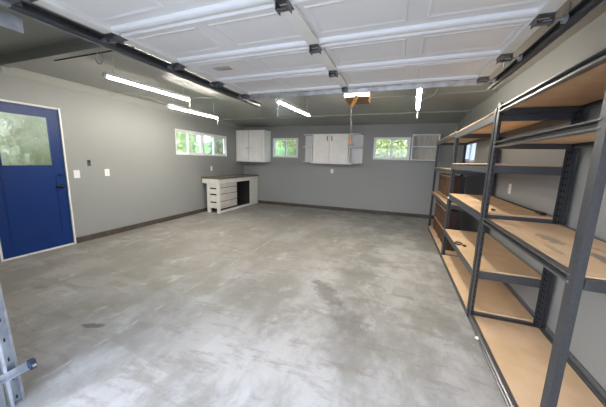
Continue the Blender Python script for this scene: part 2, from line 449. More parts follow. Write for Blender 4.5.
boxobj('threshold', (XL - .10, 1.668, 0), (XL + .015, 2.467, .018), M['white'], door)

# ------------------------------------------------------------------ wall plates
def plate(name, label, cat, axis, face, d, u, z, w, h, kind, m=M['vinyl'], group=None):
    root_loc = (face, u, z) if axis == 'x' else (u, face, z)
    r = thing(name, label, cat, root_loc, group)
    def B(bm, ua, ub, za, zb, da, db):
        a, b = sorted((face + d * da, face + d * db))
        if axis == 'x': bx(bm, (a, ua, za), (b, ub, zb))
        else: bx(bm, (ua, a, za), (ub, b, zb))
    bm = bmesh.new(); B(bm, u - w / 2, u + w / 2, z - h / 2, z + h / 2, 0, .006); obj('cover_plate', bm, m, r, bevel=.002)
    if kind == 'switch':
        bm = bmesh.new(); B(bm, u - .017, u + .017, z - .033, z + .033, .0055, .009); s = obj('rocker', bm, m, r, bevel=.001)
    elif kind == 'outlet':
        for zz in (z - .02, z + .02):
            bm = bmesh.new(); B(bm, u - .017, u + .017, zz - .014, zz + .014, .0055, .008); s = obj('socket', bm, m, r, bevel=.001)
            bm = bmesh.new()
            for du in (-.006, .006): B(bm, u + du - .001, u + du + .001, zz - .003, zz + .006, .0075, .0084)
            obj('slot', bm, M['black'], s)
    else:
        bm = bmesh.new(); B(bm, u - .018, u + .018, z + .005, z + .04, .0055, .016); obj('button', bm, M['black'], r, bevel=.002)
        bm = bmesh.new(); B(bm, u - .012, u + .012, z - .035, z - .008, .0055, .012); obj('lamp_switch', bm, M['steel'], r, bevel=.002)
    for c in r.children:
        c.matrix_parent_inverse = Matrix.Translation(-Vector(root_loc))
    return r
plate('light_switch', 'white light switch plate just right of the blue door', 'switch', 'x', XL, 1, 2.61, 1.105, .085, .125, 'switch')
plate('wall_outlet', 'white double outlet on the left wall, second plate right of the blue door', 'outlet', 'x', XL, 1, 3.067, 1.115, .08, .12, 'outlet')
plate('opener_button', 'small dark garage opener button panel above the plates beside blue door', 'button panel', 'x', XL, 1, 2.80, 1.28, .05, .10, 'button', m=M['steel'])
plate('wall_outlet', 'white outlet on the left wall just above the workbench', 'outlet', 'x', XL, 1, 5.77, 1.135, .075, .12, 'outlet')
plate('wall_outlet', 'white outlet on the back wall under the cabinet with side shelves', 'outlet', 'y', YB, -1, -1.805, 1.13, .075, .12, 'outlet')
plate('wall_outlet', 'white outlet on the right wall behind the middle shelving unit', 'outlet', 'x', XR, -1, 3.76, 1.14, .075, .12, 'outlet')

# ------------------------------------------------------------------ corner wall cabinet
r = thing('wall_cabinet', 'white two-door wall cabinet high in the far left corner', 'cabinet', (-4.28, YB, 1.34))
x0, x1, y0, y1, z0, z1 = XL + .002, -3.80, 6.95, YB, 1.36, 2.25
bm = bmesh.new()
bx(bm, (x0, y0, z0), (x0 + .02, y1, z1)); bx(bm, (x1 - .02, y0, z0), (x1, y1, z1))
bx(bm, (x0 + .02, y0, z1 - .02), (x1 - .02, y1, z1)); bx(bm, (x0 + .02, y0, z0), (x1 - .02, y1, z0 + .02)); bx(bm, (x0 + .02, y1 - .01, z0 + .02), (x1 - .02, y1, z1 - .02))
bx(bm, (-3.865, y0, z0 + .02), (x1 - .02, y0 + .02, z1 - .02))
obj('body', bm, M['cab'], r, bevel=.002)
boxobj('top_panel', (x0, y0 - .03, z1), (x1 + .015, y1, z1 + .02), M['cab'], r, bevel=.003)
boxobj('bottom_panel', (x0, y0 - .03, z0 - .025), (x1 + .01, y1, z0), M['cab'], r, bevel=.003)
for a, b, k in ((x0 + .005, -4.336, -4.38), (-4.318, -3.868, -4.275)):
    d = boxobj('door', (a, y0 - .02, z0 + .008), (b, y0 - .001, z1 - .008), M['cab'], r, bevel=.003)
    tubeobj('knob', [(k, y0 - .02, 1.75), (k, y0 - .03, 1.75), (k, y0 - .034, 1.75), (k, y0 - .046, 1.75)], [.005, .005, .013, .009], M['bronze'], d, 12)
settle(r)
for c in r.children:
    pass

# ------------------------------------------------------------------ double cabinet with open end shelves
r = thing('wall_cabinet', 'white wall cabinet with open shelves on both ends, middle of back wall', 'cabinet', (-1.8, YB, 1.35))
x0, x1, y0, z0, z1 = -2.352, -1.272, 7.07, 1.37, 2.155
bm = bmesh.new()
bx(bm, (x0, y0, z0), (x0 + .018, YB, z1)); bx(bm, (x1 - .018, y0, z0), (x1, YB, z1))
bx(bm, (x0 + .018, y0, z1 - .018), (x1 - .018, YB, z1)); bx(bm, (x0 + .018, y0, z0), (x1 - .018, YB, z0 + .018)); bx(bm, (x0 + .018, YB - .008, z0 + .018), (x1 - .018, YB, z1 - .018))
obj('body', bm, M['cab'], r, bevel=.002)
boxobj('bottom_panel', (x0 - .02, y0 - .03, z0 - .028), (x1 + .05, YB, z0), M['cab'], r, bevel=.004)
for a, b, k in ((x0 + .045, -1.838, -1.895), (-1.832, x1 - .04, -1.768)):
    d = boxobj('door', (a, y0 - .02, z0 + .01), (b, y0 - .001, z1 - .01), M['cab'], r, bevel=.003)
    bm = bmesh.new(); bx(bm, (k - .009, y0 - .042, 1.965), (k + .009, y0 - .034, 2.09)); bx(bm, (k - .006, y0 - .036, 1.975), (k + .006, y0 - .02, 1.987)); bx(bm, (k - .006, y0 - .036, 2.068), (k + .006, y0 - .02, 2.08))
    obj('handle', bm, M['bronze'], d, bevel=.001)
def endshelf(xa, s, w):
    for z in (z0, 1.80, z1 - .018):
        bm = bmesh.new(); pr = [(xa, YB - .01), (xa, y0 + .01)]
        for k in range(1, 9):
            t = k / 8 * PI / 2
            pr.append((xa + s * (w - .10 + .10 * math.sin(t)) if k else xa, y0 + .01 + .10 * (1 - math.cos(t)) * 1.0))
        pr.insert(2, (xa + s * (w - .10), y0 + .01)); pr.append((xa + s * w, YB - .01))
        extr(bm, pr, z, z + .018, 'z'); obj('end_shelf', bm, M['cab2'], r)
    a, b = sorted((xa, xa + s * w)); boxobj('end_back', (a, YB - .01, z0), (b, YB, z1), M['cab2'], r)
endshelf(x0, -1, .29); endshelf(x1, 1, .31)
settle(r)

# ------------------------------------------------------------------ small open wall shelf
r = thing('wall_shelf', 'small open white box shelf with grey wood back, right of back window', 'shelf', (.585, YB, 1.49))
x0, x1, y0, z0, z1 = .274, .898, 7.19, 1.49, 2.138
bm = bmesh.new(); bx(bm, (x0, y0, z0), (x0 + .022, YB, z1)); bx(bm, (x1 - .022, y0, z0), (x1, YB, z1)); bx(bm, (x0 + .022, y0, z1 - .022), (x1 - .022, YB, z1)); bx(bm, (x0 + .022, y0, z0), (x1 - .022, YB, z0 + .022))
obj('frame', bm, M['vinyl'], r, bevel=.002)
boxobj('shelf_board', (x0 + .022, y0 + .004, 1.822), (x1 - .022, YB - .008, 1.846), M['vinyl'], r, bevel=.001)
boxobj('back_panel', (x0 + .022, YB - .008, z0 + .022), (x1 - .022, YB, z1 - .022), M['greywood'], r)
settle(r)

# ------------------------------------------------------------------ workbench
r = thing('workbench', 'white plank workbench with dark top and open kennel bay, by left wall', 'workbench', (-4.5, 6.35, 0))
xb, xf, ya, yb = XL + .05, -4.25, 5.41, 7.335
boxobj('top', (xb - .03, ya - .05, .885), (xf + .035, yb, .925), M['btop'], r, bevel=.004)
bm = bmesh.new(); bx(bm, (xf - .01, ya - .03, .775), (xf + .012, yb, .884)); bx(bm, (xb - .02, ya - .047, .765), (xf + .012, ya - .032, .884))
obj('apron', bm, M['benchp2'], r, bevel=.003)
for a, b in ((-4.62, -4.54), (-4.32, xf)):
    bm = bmesh.new(); bx(bm, (a, ya - .03, 0), (b, ya + .04, .775)); obj('leg', bm, M['benchp2'], r, bevel=.003)
for a, b in ((-4.62, -4.54), (-4.32, xf - .012)):
    bm = bmesh.new(); bx(bm, (a, yb - .07, 0), (b, yb, .775)); obj('leg', bm, M['benchp2'], r, bevel=.003)
for a, b in ((.66, .765), (.505, .625), (.30, .465), (.13, .265)):
    boxobj('end_slat', (-4.54, ya - .015, a), (-4.32, ya, b), M['benchp2'], r, bevel=.002)
for a, b in ((.665, .772), (.50, .65), (.31, .485), (.115, .295)):
    boxobj('front_plank', (xf - .012, ya + .04, a), (xf + .006, 6.17, b), M['benchp'], r, bevel=.003)
boxobj('side_panel', (xf - .012, 6.865, .05), (xf + .006, yb - .002, .773), M['benchp2'], r, bevel=.002)
bm = bmesh.new(); bx(bm, (xf - .014, ya + .04, .0), (xf + .004, yb, .062)); obj('kick_rail', bm, M['benchp2'], r, bevel=.002)
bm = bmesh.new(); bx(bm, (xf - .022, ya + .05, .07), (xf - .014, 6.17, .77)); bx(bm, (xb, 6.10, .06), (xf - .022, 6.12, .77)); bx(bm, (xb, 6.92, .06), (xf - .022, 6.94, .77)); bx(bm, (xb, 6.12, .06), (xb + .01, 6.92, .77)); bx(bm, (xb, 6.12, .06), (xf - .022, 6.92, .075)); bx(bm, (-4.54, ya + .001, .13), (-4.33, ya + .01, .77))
obj('shade_sheets', bm, M['darkin'], r)  # near-black sheets paint the shade inside the bay and behind the plank gaps
settle(r)

# ------------------------------------------------------------------ shelving units
def add_post(parent, x, y, sx, sy, h, m, wx=.045, wy=.045, t=.003):
    bm = bmesh.new(); bx(bm, (0, 0, 0), (sx * wx, sy * t, h)) ; bx(bm, (0, sy * t, 0), (sx * t, sy * wy, h))
    bmesh.ops.remove_doubles(bm, verts=bm.verts, dist=1e-6)
    o = obj('post', bm, m, parent); o.location = (x, y, 0)
    boxobj('foot', (min(0, sx * (wx + .003)), min(0, sy * (wy + .003)), 0), (max(0, sx * (wx + .003)), max(0, sy * (wy + .003)), .025), M['black'], o).location = (0, 0, 0)
    return o

def shelf_unit(label, xf, xb, y0, y1, levels, h, bh, style):
    r = thing('shelving_unit', label, 'shelving unit', ((xf + xb) / 2, (y0 + y1) / 2, 0), 'grey steel shelving units along the right wall')
    pm = M['steelA'] if style == 'A' else M['post']
    wy = .05 if style == 'A' else .045
    for px, sx in ((xf, 1), (xb, -1)):
        for py, sy in ((y0, 1), (y1, -1)):
            p = add_post(r, px, py, sx, sy, h, M['post'] if (style == 'A' and sy < 0) else pm, .032 if style == 'A' else .045, wy)
    e = .004
    for i, z in enumerate(levels):
        for px, s in ((xf, 1), (xb, -1)):             # long beams
            bm = bmesh.new()
            if style == 'A':
                q = lambda a: px + s * a
                extr(bm, [(q(.003), z - bh), (q(-.006), z - bh + .003), (q(-.006), z - bh + .010), (q(.003), z - bh + .013), (q(.028), z - bh + .013), (q(.028), z - bh)], y0 + .03, y1 - .03, 'y')
                extr(bm, [(q(.003), z), (q(-.006), z - .003), (q(-.006), z - .008), (q(.003), z - .011), (q(.028), z - .011), (q(.028), z)], y0 + .03, y1 - .03, 'y')
                o = obj('long_beam', bm, M['rail'], r)
                bm = bmesh.new(); xa, xb_ = sorted((q(.022), q(.027))); bx(bm, (xa, y0 + .031, z - bh + .0131), (xb_, y1 - .031, z - .0111))
                obj('web', bm, M['black'], o)  # web coloured black for the shaded gap between the two rails
            else:
                q = lambda a: px + s * a
                pr = [(q(-.003), z - bh), (q(-.003), z), (q(.02), z), (q(.02), z - .018), (q(.035), z - .018), (q(.035), z - bh)]
                extr(bm, pr, y0 + .004, y1 - .004, 'y')
                o = obj('long_beam', bm, M['steel'], r)
        for py, s in ((y0, 1), (y1, -1)):             # end beams
            a, b = sorted((py + s * e, py + s * .03))
            boxobj('end_beam', (xf + .04, a, z - bh - (.01 if style == 'A' else 0)), (xb - .04, b, z - .006), M['steelA'] if style == 'A' else M['steel'], r, bevel=.002)
        bz = z - .014 if style == 'A' else z - .012
        bm = bmesh.new(); ins = .010 if style != 'A' else .034
        bx(bm, (xf + ins - (.013 if style != 'A' else 0), y0 + .032, bz), (xb - ins, y1 - .032, bz + (.012 if style == 'A' else .022)))
        obj('shelf_board', bm, M['board_st'] if (style == 'A' and i == 1) else M['board'], r)
    settle(r)
    return r
XB = 1.258
uA = shelf_unit('nearest grey steel shelving unit with double-rail beams and stained middle board', .72, XB, 1.33, 2.60, [.06, .965, 1.602, 1.876], 1.91, .046, 'A')
uB = shelf_unit('middle grey slotted steel shelving unit with five chipboard shelves on right wall', .72, XB, 2.63, 4.235, [.06, .46, .99, 1.418, 1.845], 1.88, .072, 'B')
uC = shelf_unit('farthest grey slotted steel shelving unit, holding two brown slatted crates', .72, XB, 4.26, 6.16, [.06, .82, 1.335, 1.86], 1.90, .06, 'C')

# ------------------------------------------------------------------ crates on the far unit
def crate(label, x0, x1, y0, y1, z0, z1, rails):
    r = thing('wooden_crate', label, 'crate', ((x0 + x1) / 2, (y0 + y1) / 2, z0), 'brown slatted crates on the far shelving unit')
    t = .014
    for yy in (y0, y1 - t): boxobj('end_panel', (x0, yy, z0), (x1, yy + t, z1), M['cratered'], r, bevel=.001)
    boxobj('bottom_board', (x0 + t, y0 + t, z0), (x1, y1 - t, z0 + t), M['crate'], r)
    boxobj('back_panel', (x1, y0 - .002, z0), (x1 + .075, y1, z1 - .01), M['black'], r)
    n = 12
    for k in range(n):
        ya = y0 + t + (y1 - y0 - 2 * t) * k / n
        boxobj('slat', (x0 + .004, ya + .012, z0 + t), (x0 + .014, ya + (y1 - y0) / n - .012, z1 - .03), M['crate'], r)
    for z in rails: boxobj('rail', (x0 - .012, y0 + .01, z), (x0 + .003, y1 - .01, z + .022), M['cratel'], r, bevel=.001)
    for yy in (y0, (y0 + y1) / 2 - .02, y1 - .04): boxobj('batten', (x0 - .006, yy, z0), (x0 + .003, yy + .04, z1), M['crate'], r, bevel=.001)
    settle(r)
crate('brown slatted crate on the waist-high board of the far shelving unit', .79, .88, 4.45, 5.80, .832, 1.235, (.86, 1.205))
crate('taller brown slatted crate standing on lowest board of the far shelving unit', .79, .88, 4.45, 5.88, .072, .70, (.33, .65))

# small things lying on the middle unit
bm = bmesh.new()
tube(bm, [(.745 + .035 * math.cos(a), 3.42 + .055 * math.sin(a), .485) for a in [k * PI / 8 for k in range(14)]], .008, 8)
tube(bm, [(.78, 3.36, .485), (.80, 3.33, .487)], .011, 8)
tag(obj('hook', bm, M['blob'], smooth=True), 'small black curved hook lying on the knee-high board of middle shelving unit', 'hook')
bm = bmesh.new(); bmesh.ops.create_icosphere(bm, subdivisions=2, radius=.02); bmesh.ops.scale(bm, vec=(1, 1.2, .5), verts=bm.verts); bmesh.ops.translate(bm, vec=(.843, 2.774, 1.014), verts=bm.verts)
tag(obj('rubber_bumper', bm, M['blob'], smooth=True), 'tiny round black rubber bumper on the chest-high board of middle shelving unit', 'bumper')
bm = bmesh.new(); tube(bm, [(1.195, 2.72, 1.012), (1.195, 2.80, 1.012), (1.205, 3.6, 1.012), (1.21, 4.05, 1.012)], .007, 8); bx(bm, (1.17, 2.72, 1.0045), (1.21, 2.82, 1.024))  # dark sliver added for the shaded gap along the board's back edge
tag(obj('gap_sliver', bm, M['blob'], bevel=.001), 'thin dark rod marking the shaded gap behind middle unit board, with black clamp', 'sliver')
bm = bmesh.new(); tube(bm, [(.7125, 2.25, .038), (.700, 2.25, .037)], .012, 12); tube(bm, [(.700, 2.25, .037), (.690, 2.25, .037)], .007, 8)
o = obj('plastic_clip', bm, M['vinyl'], uA); o.matrix_parent_inverse = Matrix.Translation(-uA.location); o['label'] = 'white plastic clip on the bottom beam'
bm = bmesh.new(); tube(bm, [(.717, 4.19, .935), (.704, 4.19, .935)], .014, 12)
o = obj('bolt', bm, M['vinyl'], uB); o.matrix_parent_inverse = Matrix.Translation(-uB.location); o['label'] = 'pale bolt head at the far end of the beam'

# ------------------------------------------------------------------ overhead sectional door (open, lying under the ceiling)
gd = thing('garage_door', 'open white sectional overhead garage door lying flat under ceiling', 'garage door', (-.6, 1.9, 2.2))
DX0, DX1, DZ = -1.885, .69, 2.205
J = [.80, 1.335, 1.87, 2.405, 2.96]
nP = 4
for si in range(4):
    a, b = J[si] + .003, J[si + 1] - .003
    bm = bmesh.new()
    bx(bm, (DX0, a, DZ + .018), (DX1, b, DZ + .045))                    # skin
    # rolled rails on both long edges
    for y, s in ((a, 1), (b, -1)):
        pr = []
        w = .062 if s < 0 else .036
        for k in range(9):
            t = k / 8 * PI
            pr.append((y + s * (w / 2 - w / 2 * math.cos(t)), DZ + .019 - .024 * math.sin(t) ** .7))
        extr(bm, [(y, DZ + .019)] + pr[1:-1] + [(y + s * w, DZ + .019)], DX0, DX1, 'x')
    o = obj('door_section', bm, M['door'], gd, smooth=False)
    # embossed raised panels: 2 per side of the centre stile
    bm = bmesh.new()
    for k in range(nP):
        span = (DX1 - DX0 - .16 - .10 * 3) / 4
        px0 = DX0 + .08 + k * (span + .10); px1 = px0 + span
        py0, py1 = a + .095, b - .125
        z = DZ + .018
        def ring(d0, z0_, d1, z1_):
            A = [bm.verts.new(v) for v in ((px0 + d0, py0 + d0, z0_), (px1 - d0, py0 + d0, z0_), (px1 - d0, py1 - d0, z0_), (px0 + d0, py1 - d0, z0_))]
            B = [bm.verts.new(v) for v in ((px0 + d1, py0 + d1, z1_), (px1 - d1, py0 + d1, z1_), (px1 - d1, py1 - d1, z1_), (px0 + d1, py1 - d1, z1_))]
            for i in range(4): bm.faces.new((A[i], A[(i + 1) % 4], B[(i + 1) % 4], B[i]))
            return B
        ring(0, z, .006, z - .005); ring(.006, z - .005, .010, z - .005); ring(.010, z - .005, .028, z - .001)
    obj('embossed_panel', bm, M['door'], gd)
    # end stiles and centre stile
    for x0_, x1_, m_, nm in ((DX0 - .004, DX0 + .075, M['doorend'], 'end_stile'), (DX1 - .075, DX1 + .004, M['doorend'], 'end_stile'), (-.655, -.575, M['doorend'], 'centre_stile')):
        bm = bmesh.new(); bx(bm, (x0_, a + .002, DZ - .008), (x1_, b - .002, DZ + .020)); obj(nm, bm, m_, gd, bevel=.003)
# stiffening strut at the far edge
bm = bmesh.new()
pr = [(2.955, DZ - .005), (2.965, DZ - .012), (2.985, DZ - .045), (3.01, DZ - .045), (3.03, DZ - .012), (3.045, DZ - .005), (3.045, DZ + .001), (2.955, DZ + .001)]
extr(bm, pr, DX0 + .01, DX1 - .01, 'x'); obj('strut', bm, M['galv'], gd)
boxobj('top_rail', (DX0, 2.962, DZ), (DX1, 3.05, DZ + .045), M['door'], gd)
def hinge(x, y, w, roller=0):
    bm = bmesh.new()
    bx(bm, (x - w / 2, y - .055, DZ - .014), (x + w / 2, y - .012, DZ - .009))
    bx(bm, (x - w / 2, y + .012, DZ - .014), (x + w / 2, y + .055, DZ - .009))
    for s in (-1, 1):
        xx = x + s * w / 2
        bx(bm, (xx - .002, y - .04, DZ - .05), (xx + .002, y + .02, DZ - .009))
    tube(bm, [(x - w / 2 - .004, y - .012, DZ - .04), (x + w / 2 + .004, y - .012, DZ - .04)], .008, 10)
    bx(bm, (x - w / 2, y - .04, DZ - .052), (x + w / 2, y - .012, DZ - .049))
    h = obj('hinge', bm, M['hinge'], gd)
    if roller:
        bm = bmesh.new(); tube(bm, [(x, y - .012, DZ - .03), (x + roller * .09, y - .012, DZ - .03)], .006, 10)
        tube(bm, [(x + roller * .083, y - .012, DZ - .03), (x + roller * .098, y - .012, DZ - .03)], .023, 16)
        rr = obj('roller', bm, M['dgalv'], h, smooth=False)
for y in J[1:4]:
    hinge(-.615, y, .065); hinge(DX0 + .03, y, .075, -1); hinge(DX1 - .03, y, .075, 1)
hinge(DX0 + .03, 2.93, .075, -1); hinge(DX1 - .03, 2.93, .075, 1); hinge(-.615, 2.93, .05)
hinge(DX0 + .03, .86, .075, -1); hinge(DX1 - .03, .86, .075, 1)
bm = bmesh.new(); bx(bm, (-1.67, 2.07, DZ + .0155), (-1.50, 2.155, DZ + .0178))
lb = obj('label', bm, M['label'], gd)
boxobj('label_stripe', (-1.62, 2.13, DZ + .0145), (-1.51, 2.148, DZ + .0154), M['labelred'], lb)
settle(gd)

# tracks
def track(name, label, x, s, y_end):
    """s=+1: channel opens towards +x"""
    r = thing(name, label, 'door track', (x, .65, 0), 'galvanised tracks of the overhead door')
    W, Hh, t = .032, .058, .003
    # horizontal run centre height
    zc = DZ - .03; R = .26
    # path in (y,z): vertical, curve, horizontal
    path = [(.637, 0.0), (.590, zc - R)]
    for k in range(1, 9):
        a = k / 8 * PI / 2; path.append((.590 + R * (1 - math.cos(a)), zc - R + R * math.sin(a)))
    path.append((y_end, zc))
    prof = [(0, -Hh / 2), (0, Hh / 2), (W, Hh / 2), (W + .004, Hh / 2 - .012), (W, Hh / 2 - .012), (W - .003, Hh / 2 - t), (t, Hh / 2 - t), (t, -Hh / 2 + t), (W - .003, -Hh / 2 + t), (W, -Hh / 2 + .012), (W + .004, -Hh / 2 + .012), (W, -Hh / 2)]
    def sweep(pts, nm, mt):
        bm = bmesh.new(); rings = []
        for i, (y, z) in enumerate(pts):
            a = pts[max(i - 1, 0)]; b = pts[min(i + 1, len(pts) - 1)]
            d = Vector((0, b[0] - a[0], b[1] - a[1])).normalized(); n = Vector((0, -d.z, d.y))
            rings.append([bm.verts.new(Vector((x + s * p[0], y, z)) + n * p[1]) for p in prof])
        m_ = len(prof)
        for i in range(len(rings) - 1):
            for k in range(m_): bm.faces.new((rings[i][k], rings[i][(k + 1) % m_], rings[i + 1][(k + 1) % m_], rings[i + 1][k]))
        bm.faces.new(rings[0][::-1]); bm.faces.new(rings[-1])
        return obj(nm, bm, mt, r)
    sweep(path[:2], 'vertical_track', M['galv'])
    sweep(path[1:-1], 'curved_track', M['dgalv'])
    sweep(path[-2:], 'horizontal_track', M['channel'])  # dark steel here paints in the shade inside the channel
    # angle iron along the outside of the horizontal run
    a, b = sorted((x - s * .001, x - s * .005)); c, d = sorted((x - s * .001, x - s * .034))
    bm = bmesh.new(); bx(bm, (a, .95, zc - .036), (b, y_end - .02, zc + .03)); bx(bm, (c, .95, zc + .03), (d, y_end - .02, zc + .034))
    obj('angle_iron', bm, M['dgalv'], r)
    # hanger to the ceiling near the end
    a, b = sorted((x - s * .006, x - s * .010))
    for yy in (y_end - .25, 1.95):
        top = CZ
        bm = bmesh.new(); bx(bm, (a, yy, zc - .015), (b, yy + .03, top)); obj('hanger', bm, M['dgalv'], r)
    return r
tl = track('door_track', 'galvanised left track of overhead door with the safety sensor', -1.957, 1, 3.44)
# wall angle + sensor on the vertical part
bm = bmesh.new(); bx(bm, (-1.967, YF + .016, .0), (-1.959, .600, 1.9)); bx(bm, (-2.03, YF + .016, .0), (-1.967, YF + .022, 1.9))
o = obj('wall_angle', bm, M['dgalv'], tl)
bm = bmesh.new()
for z in (.04, .16, .28, .40, .52, .64):                                # slots punched in the track face
    bx(bm, (-1.9205, .630 - .025 * z, z), (-1.9200, .638 - .025 * z, z + .022))
obj('slot', bm, M['black'], tl)
bm = bmesh.new(); bx(bm, (-1.926, .575, .185), (-1.922, .72, .222)); bx(bm, (-1.926, .575, .180), (-1.900, .72, .184))
sb = obj('sensor_bracket', bm, M['galv'], tl, bevel=.001)
bm = bmesh.new(); bx(bm, (-1.921, .692, .175), (-1.891, .722, .232)); tube(bm, [(-1.893, .707, .204), (-1.880, .707, .204)], .014, 12)
se = obj('safety_sensor', bm, M['sensor'], sb, bevel=.004); 
bm = bmesh.new(); tube(bm, [(-1.880, .707, .204), (-1.877, .707, .204)], .010, 12); 
obj('sensor_lens', bm, M['chrome'], se)
# flag plate at the top of the vertical track
bm = bmesh.new(); bx(bm, (-2.02, .70, 2.065), (-2.015, .93, 2.145)); bx(bm, (-2.05, .70, 2.065), (-2.015, .705, 2.145))
obj('flag_bracket', bm, M['galv'], tl, bevel=.001)
settle(tl)
tr = track('door_track', 'galvanised right track of overhead door beside the shelving units', .795, -1, 3.15)
settle(tr)

# rear support brace with a ring, left of the door
bm = bmesh.new(); bx(bm, (-3.85, 1.985, CZ - .006), (-2.35, 2.015, CZ - .001)); bx(bm, (-3.85, 2.011, CZ - .03), (-2.35, 2.015, CZ - .006))
CA = tag(obj('ceiling_angle', bm, M['channel']), 'thin dark steel angle fixed to the ceiling left of the garage door', 'bracket')
bm = bmesh.new()
tube(bm, [(-3.05 + .06 * math.cos(a), 2.0, CZ - .08 + .06 * math.sin(a)) for a in [k * PI / 10 for k in range(21)]], .004, 8, False)
obj('wire_loop', bm, M['dgalv'], CA, smooth=True)

# ------------------------------------------------------------------ opener
r = thing('door_opener', 'garage door opener with lit lens hanging behind the open door', 'door opener', (-.57, 3.6, CZ))
ox0, ox1, oy0, oy1 = -.725, -.415, 3.42, 3.72
bm = bmesh.new(); bx(bm, (ox0 + .01, oy0 + .06, 2.185), (ox1 - .01, oy1, 2.345)); obj('housing', bm, M['opener'], r, bevel=.01)
bm = bmesh.new(); bx(bm, (ox0, oy0, 2.222), (ox1, oy0 + .058, 2.36)); obj('light_lens', bm, M['lens'], r, bevel=.012)
bm = bmesh.new(); bx(bm, (ox0 + .02, oy0 + .0, 2.188), (ox1 - .0, oy0 + .058, 2.219)); obj('lens_frame', bm, M['opener'], r, bevel=.004)
bm = bmesh.new()
for x in (ox0 + .05, ox1 - .05): bx(bm, (x - .015, 3.55, 2.346), (x + .015, 3.554, CZ))
obj('hanger', bm, M['dgalv'], r)
boxobj('rail', (-.585, YF, 2.355), (-.555, 3.70, 2.38), M['galv'], r)
bm = bmesh.new()
pts = [(-.565, 3.405, 2.225), (-.575, 3.39, 2.18), (-.60, 3.37, 2.12), (-.62, 3.36, 2.085)]
for i in range(3):
    a, b = Vector(pts[i]), Vector(pts[i + 1])
    vs = []
    for p in (a, b):
        for dx, dy in ((-.022, -.006), (.022, -.006), (.022, .006), (-.022, .006)): vs.append(bm.verts.new(p + Vector((dx, dy, 0))))
    for k in range(4): bm.faces.new((vs[k], vs[(k + 1) % 4], vs[4 + (k + 1) % 4], vs[4 + k]))
    bm.faces.new(vs[:4]); bm.faces.new(vs[4:])
obj('release_arm', bm, M['tan'], r)
settle(r)
r = thing('release_cord', 'thin emergency release cord with orange handle hanging from the opener', 'cord', (-.61, 3.36, 2.08))
tubeobj('cord', [(-.617, 3.36, 2.083), (-.605, 3.355, 1.9), (-.600, 3.35, 1.70)], .004, M['cord'], r, 6)
bm = bmesh.new(); bx(bm, (-.618, 3.342, 1.625), (-.584, 3.358, 1.70)); obj('handle', bm, M['orange'], r, bevel=.006)
settle(r)
# black cord drooping on the ceiling, left of the opener
bm = bmesh.new(); tube(bm, [(-.74, 3.70, 2.30), (-.95, 3.75, 2.44), (-1.15, 3.80, 2.40), (-1.35, 3.85, 2.37), (-1.6, 3.9, 2.42), (-1.75, 3.92, 2.495)], .007, 6)
tag(obj('power_cord', bm, M['bcord'], smooth=True), 'black power cord drooping left from the garage door opener', 'cord')

# ------------------------------------------------------------------ tube lights
def tube_light(label, p0, p1, cord=.12, wires=True):
    p0, p1 = Vector(p0), Vector(p1)
    c = (p0 + p1) / 2
    r = thing('tube_light', label, 'light', c, 'hanging tube lights')
    d = (p1 - p0).normalized()
    bm = bmesh.new(); tube(bm, [p0 + d * .03, p1 - d * .03], .019, 14); obj('tube', bm, M['tube'], r, smooth=True)
    up = Vector((0, 0, 1)); sd = d.cross(up).normalized()
    bm = bmesh.new()
    A = p0 + d * .02 + up * .022; B = p1 - d * .02 + up * .022
    for s in (-1, 1): pass
    vs = []
    for p in (A, B):
        for a, h in ((-.030, -.020), (.030, -.020), (.024, .018), (-.024, .018)): vs.append(bm.verts.new(p + sd * a + up * h))
    for k in range(4): bm.faces.new((vs[k], vs[(k + 1) % 4], vs[4 + (k + 1) % 4], vs[4 + k]))
    bm.faces.new(vs[:4][::-1]); bm.faces.new(vs[4:])
    obj('housing', bm, M['vinyl'], r)
    for p, q in ((p0, p0 + d * .03), (p1 - d * .03, p1)):
        bm = bmesh.new(); tube(bm, [p, q], .020, 14); obj('end_cap', bm, M['vinyl'], r)
    for p in (p0 + d * .12, p1 - d * .12):
        bm = bmesh.new(); top = Vector((p.x, p.y, CZ))
        tube(bm, [p + up * .04, top], .0025, 6); obj('hanging_wire', bm, M['wire'], r)
    if cord:
        e = p1 if cord > 0 else p0 + d * .06
        bm = bmesh.new(); tube(bm, [e - d * .01 - up * .015, e - d * .01 - up * (.015 + abs(cord))], .0035, 6); obj('pull_cord', bm, M['wire'], r)
    settle(r)
    return r
TL0 = tube_light('lit tube light nearest the blue door, between it and left door track', (-3.13, 2.07, 2.28), (-3.08, 3.29, 2.28), .13)
TL1 = tube_light('lit tube light nearest the left wall, above the row of left windows', (-3.63, 3.38, 2.235), (-3.60, 4.60, 2.235), .13)
TL2 = tube_light('lit tube light above the corner cabinet, left of the door opener', (-1.70, 3.46, 2.24), (-1.64, 4.72, 2.24), -.20)
TL3 = tube_light('lit tube light on the right side of room, right of the door opener', (.143, 3.14, 2.23), (.205, 4.45, 2.23), .13)
def cord(par, pts):
    bm = bmesh.new(); tube(bm, pts, .0035, 6)
    o = obj('power_cord', bm, M['wire'], par, smooth=True); o.matrix_parent_inverse = Matrix.Translation(-par.location)
cord(TL0, [(-3.08, 3.29, 2.30), (-3.07, 3.5, 2.36), (-3.12, 3.80, 2.42), (-3.15, 4.02, CZ - .006)])
cord(TL1, [(-3.63, 3.38, 2.25), (-3.9, 3.30, 2.36), (-4.3, 3.25, 2.45), (-4.74, 3.22, 2.42)])
cord(TL3, [(.18, 4.1, 2.25), (.27, 4.12, 2.31), (.37, 4.13, 2.34), (.42, 4.13, 2.44), (.42, 4.13, CZ - .004)])

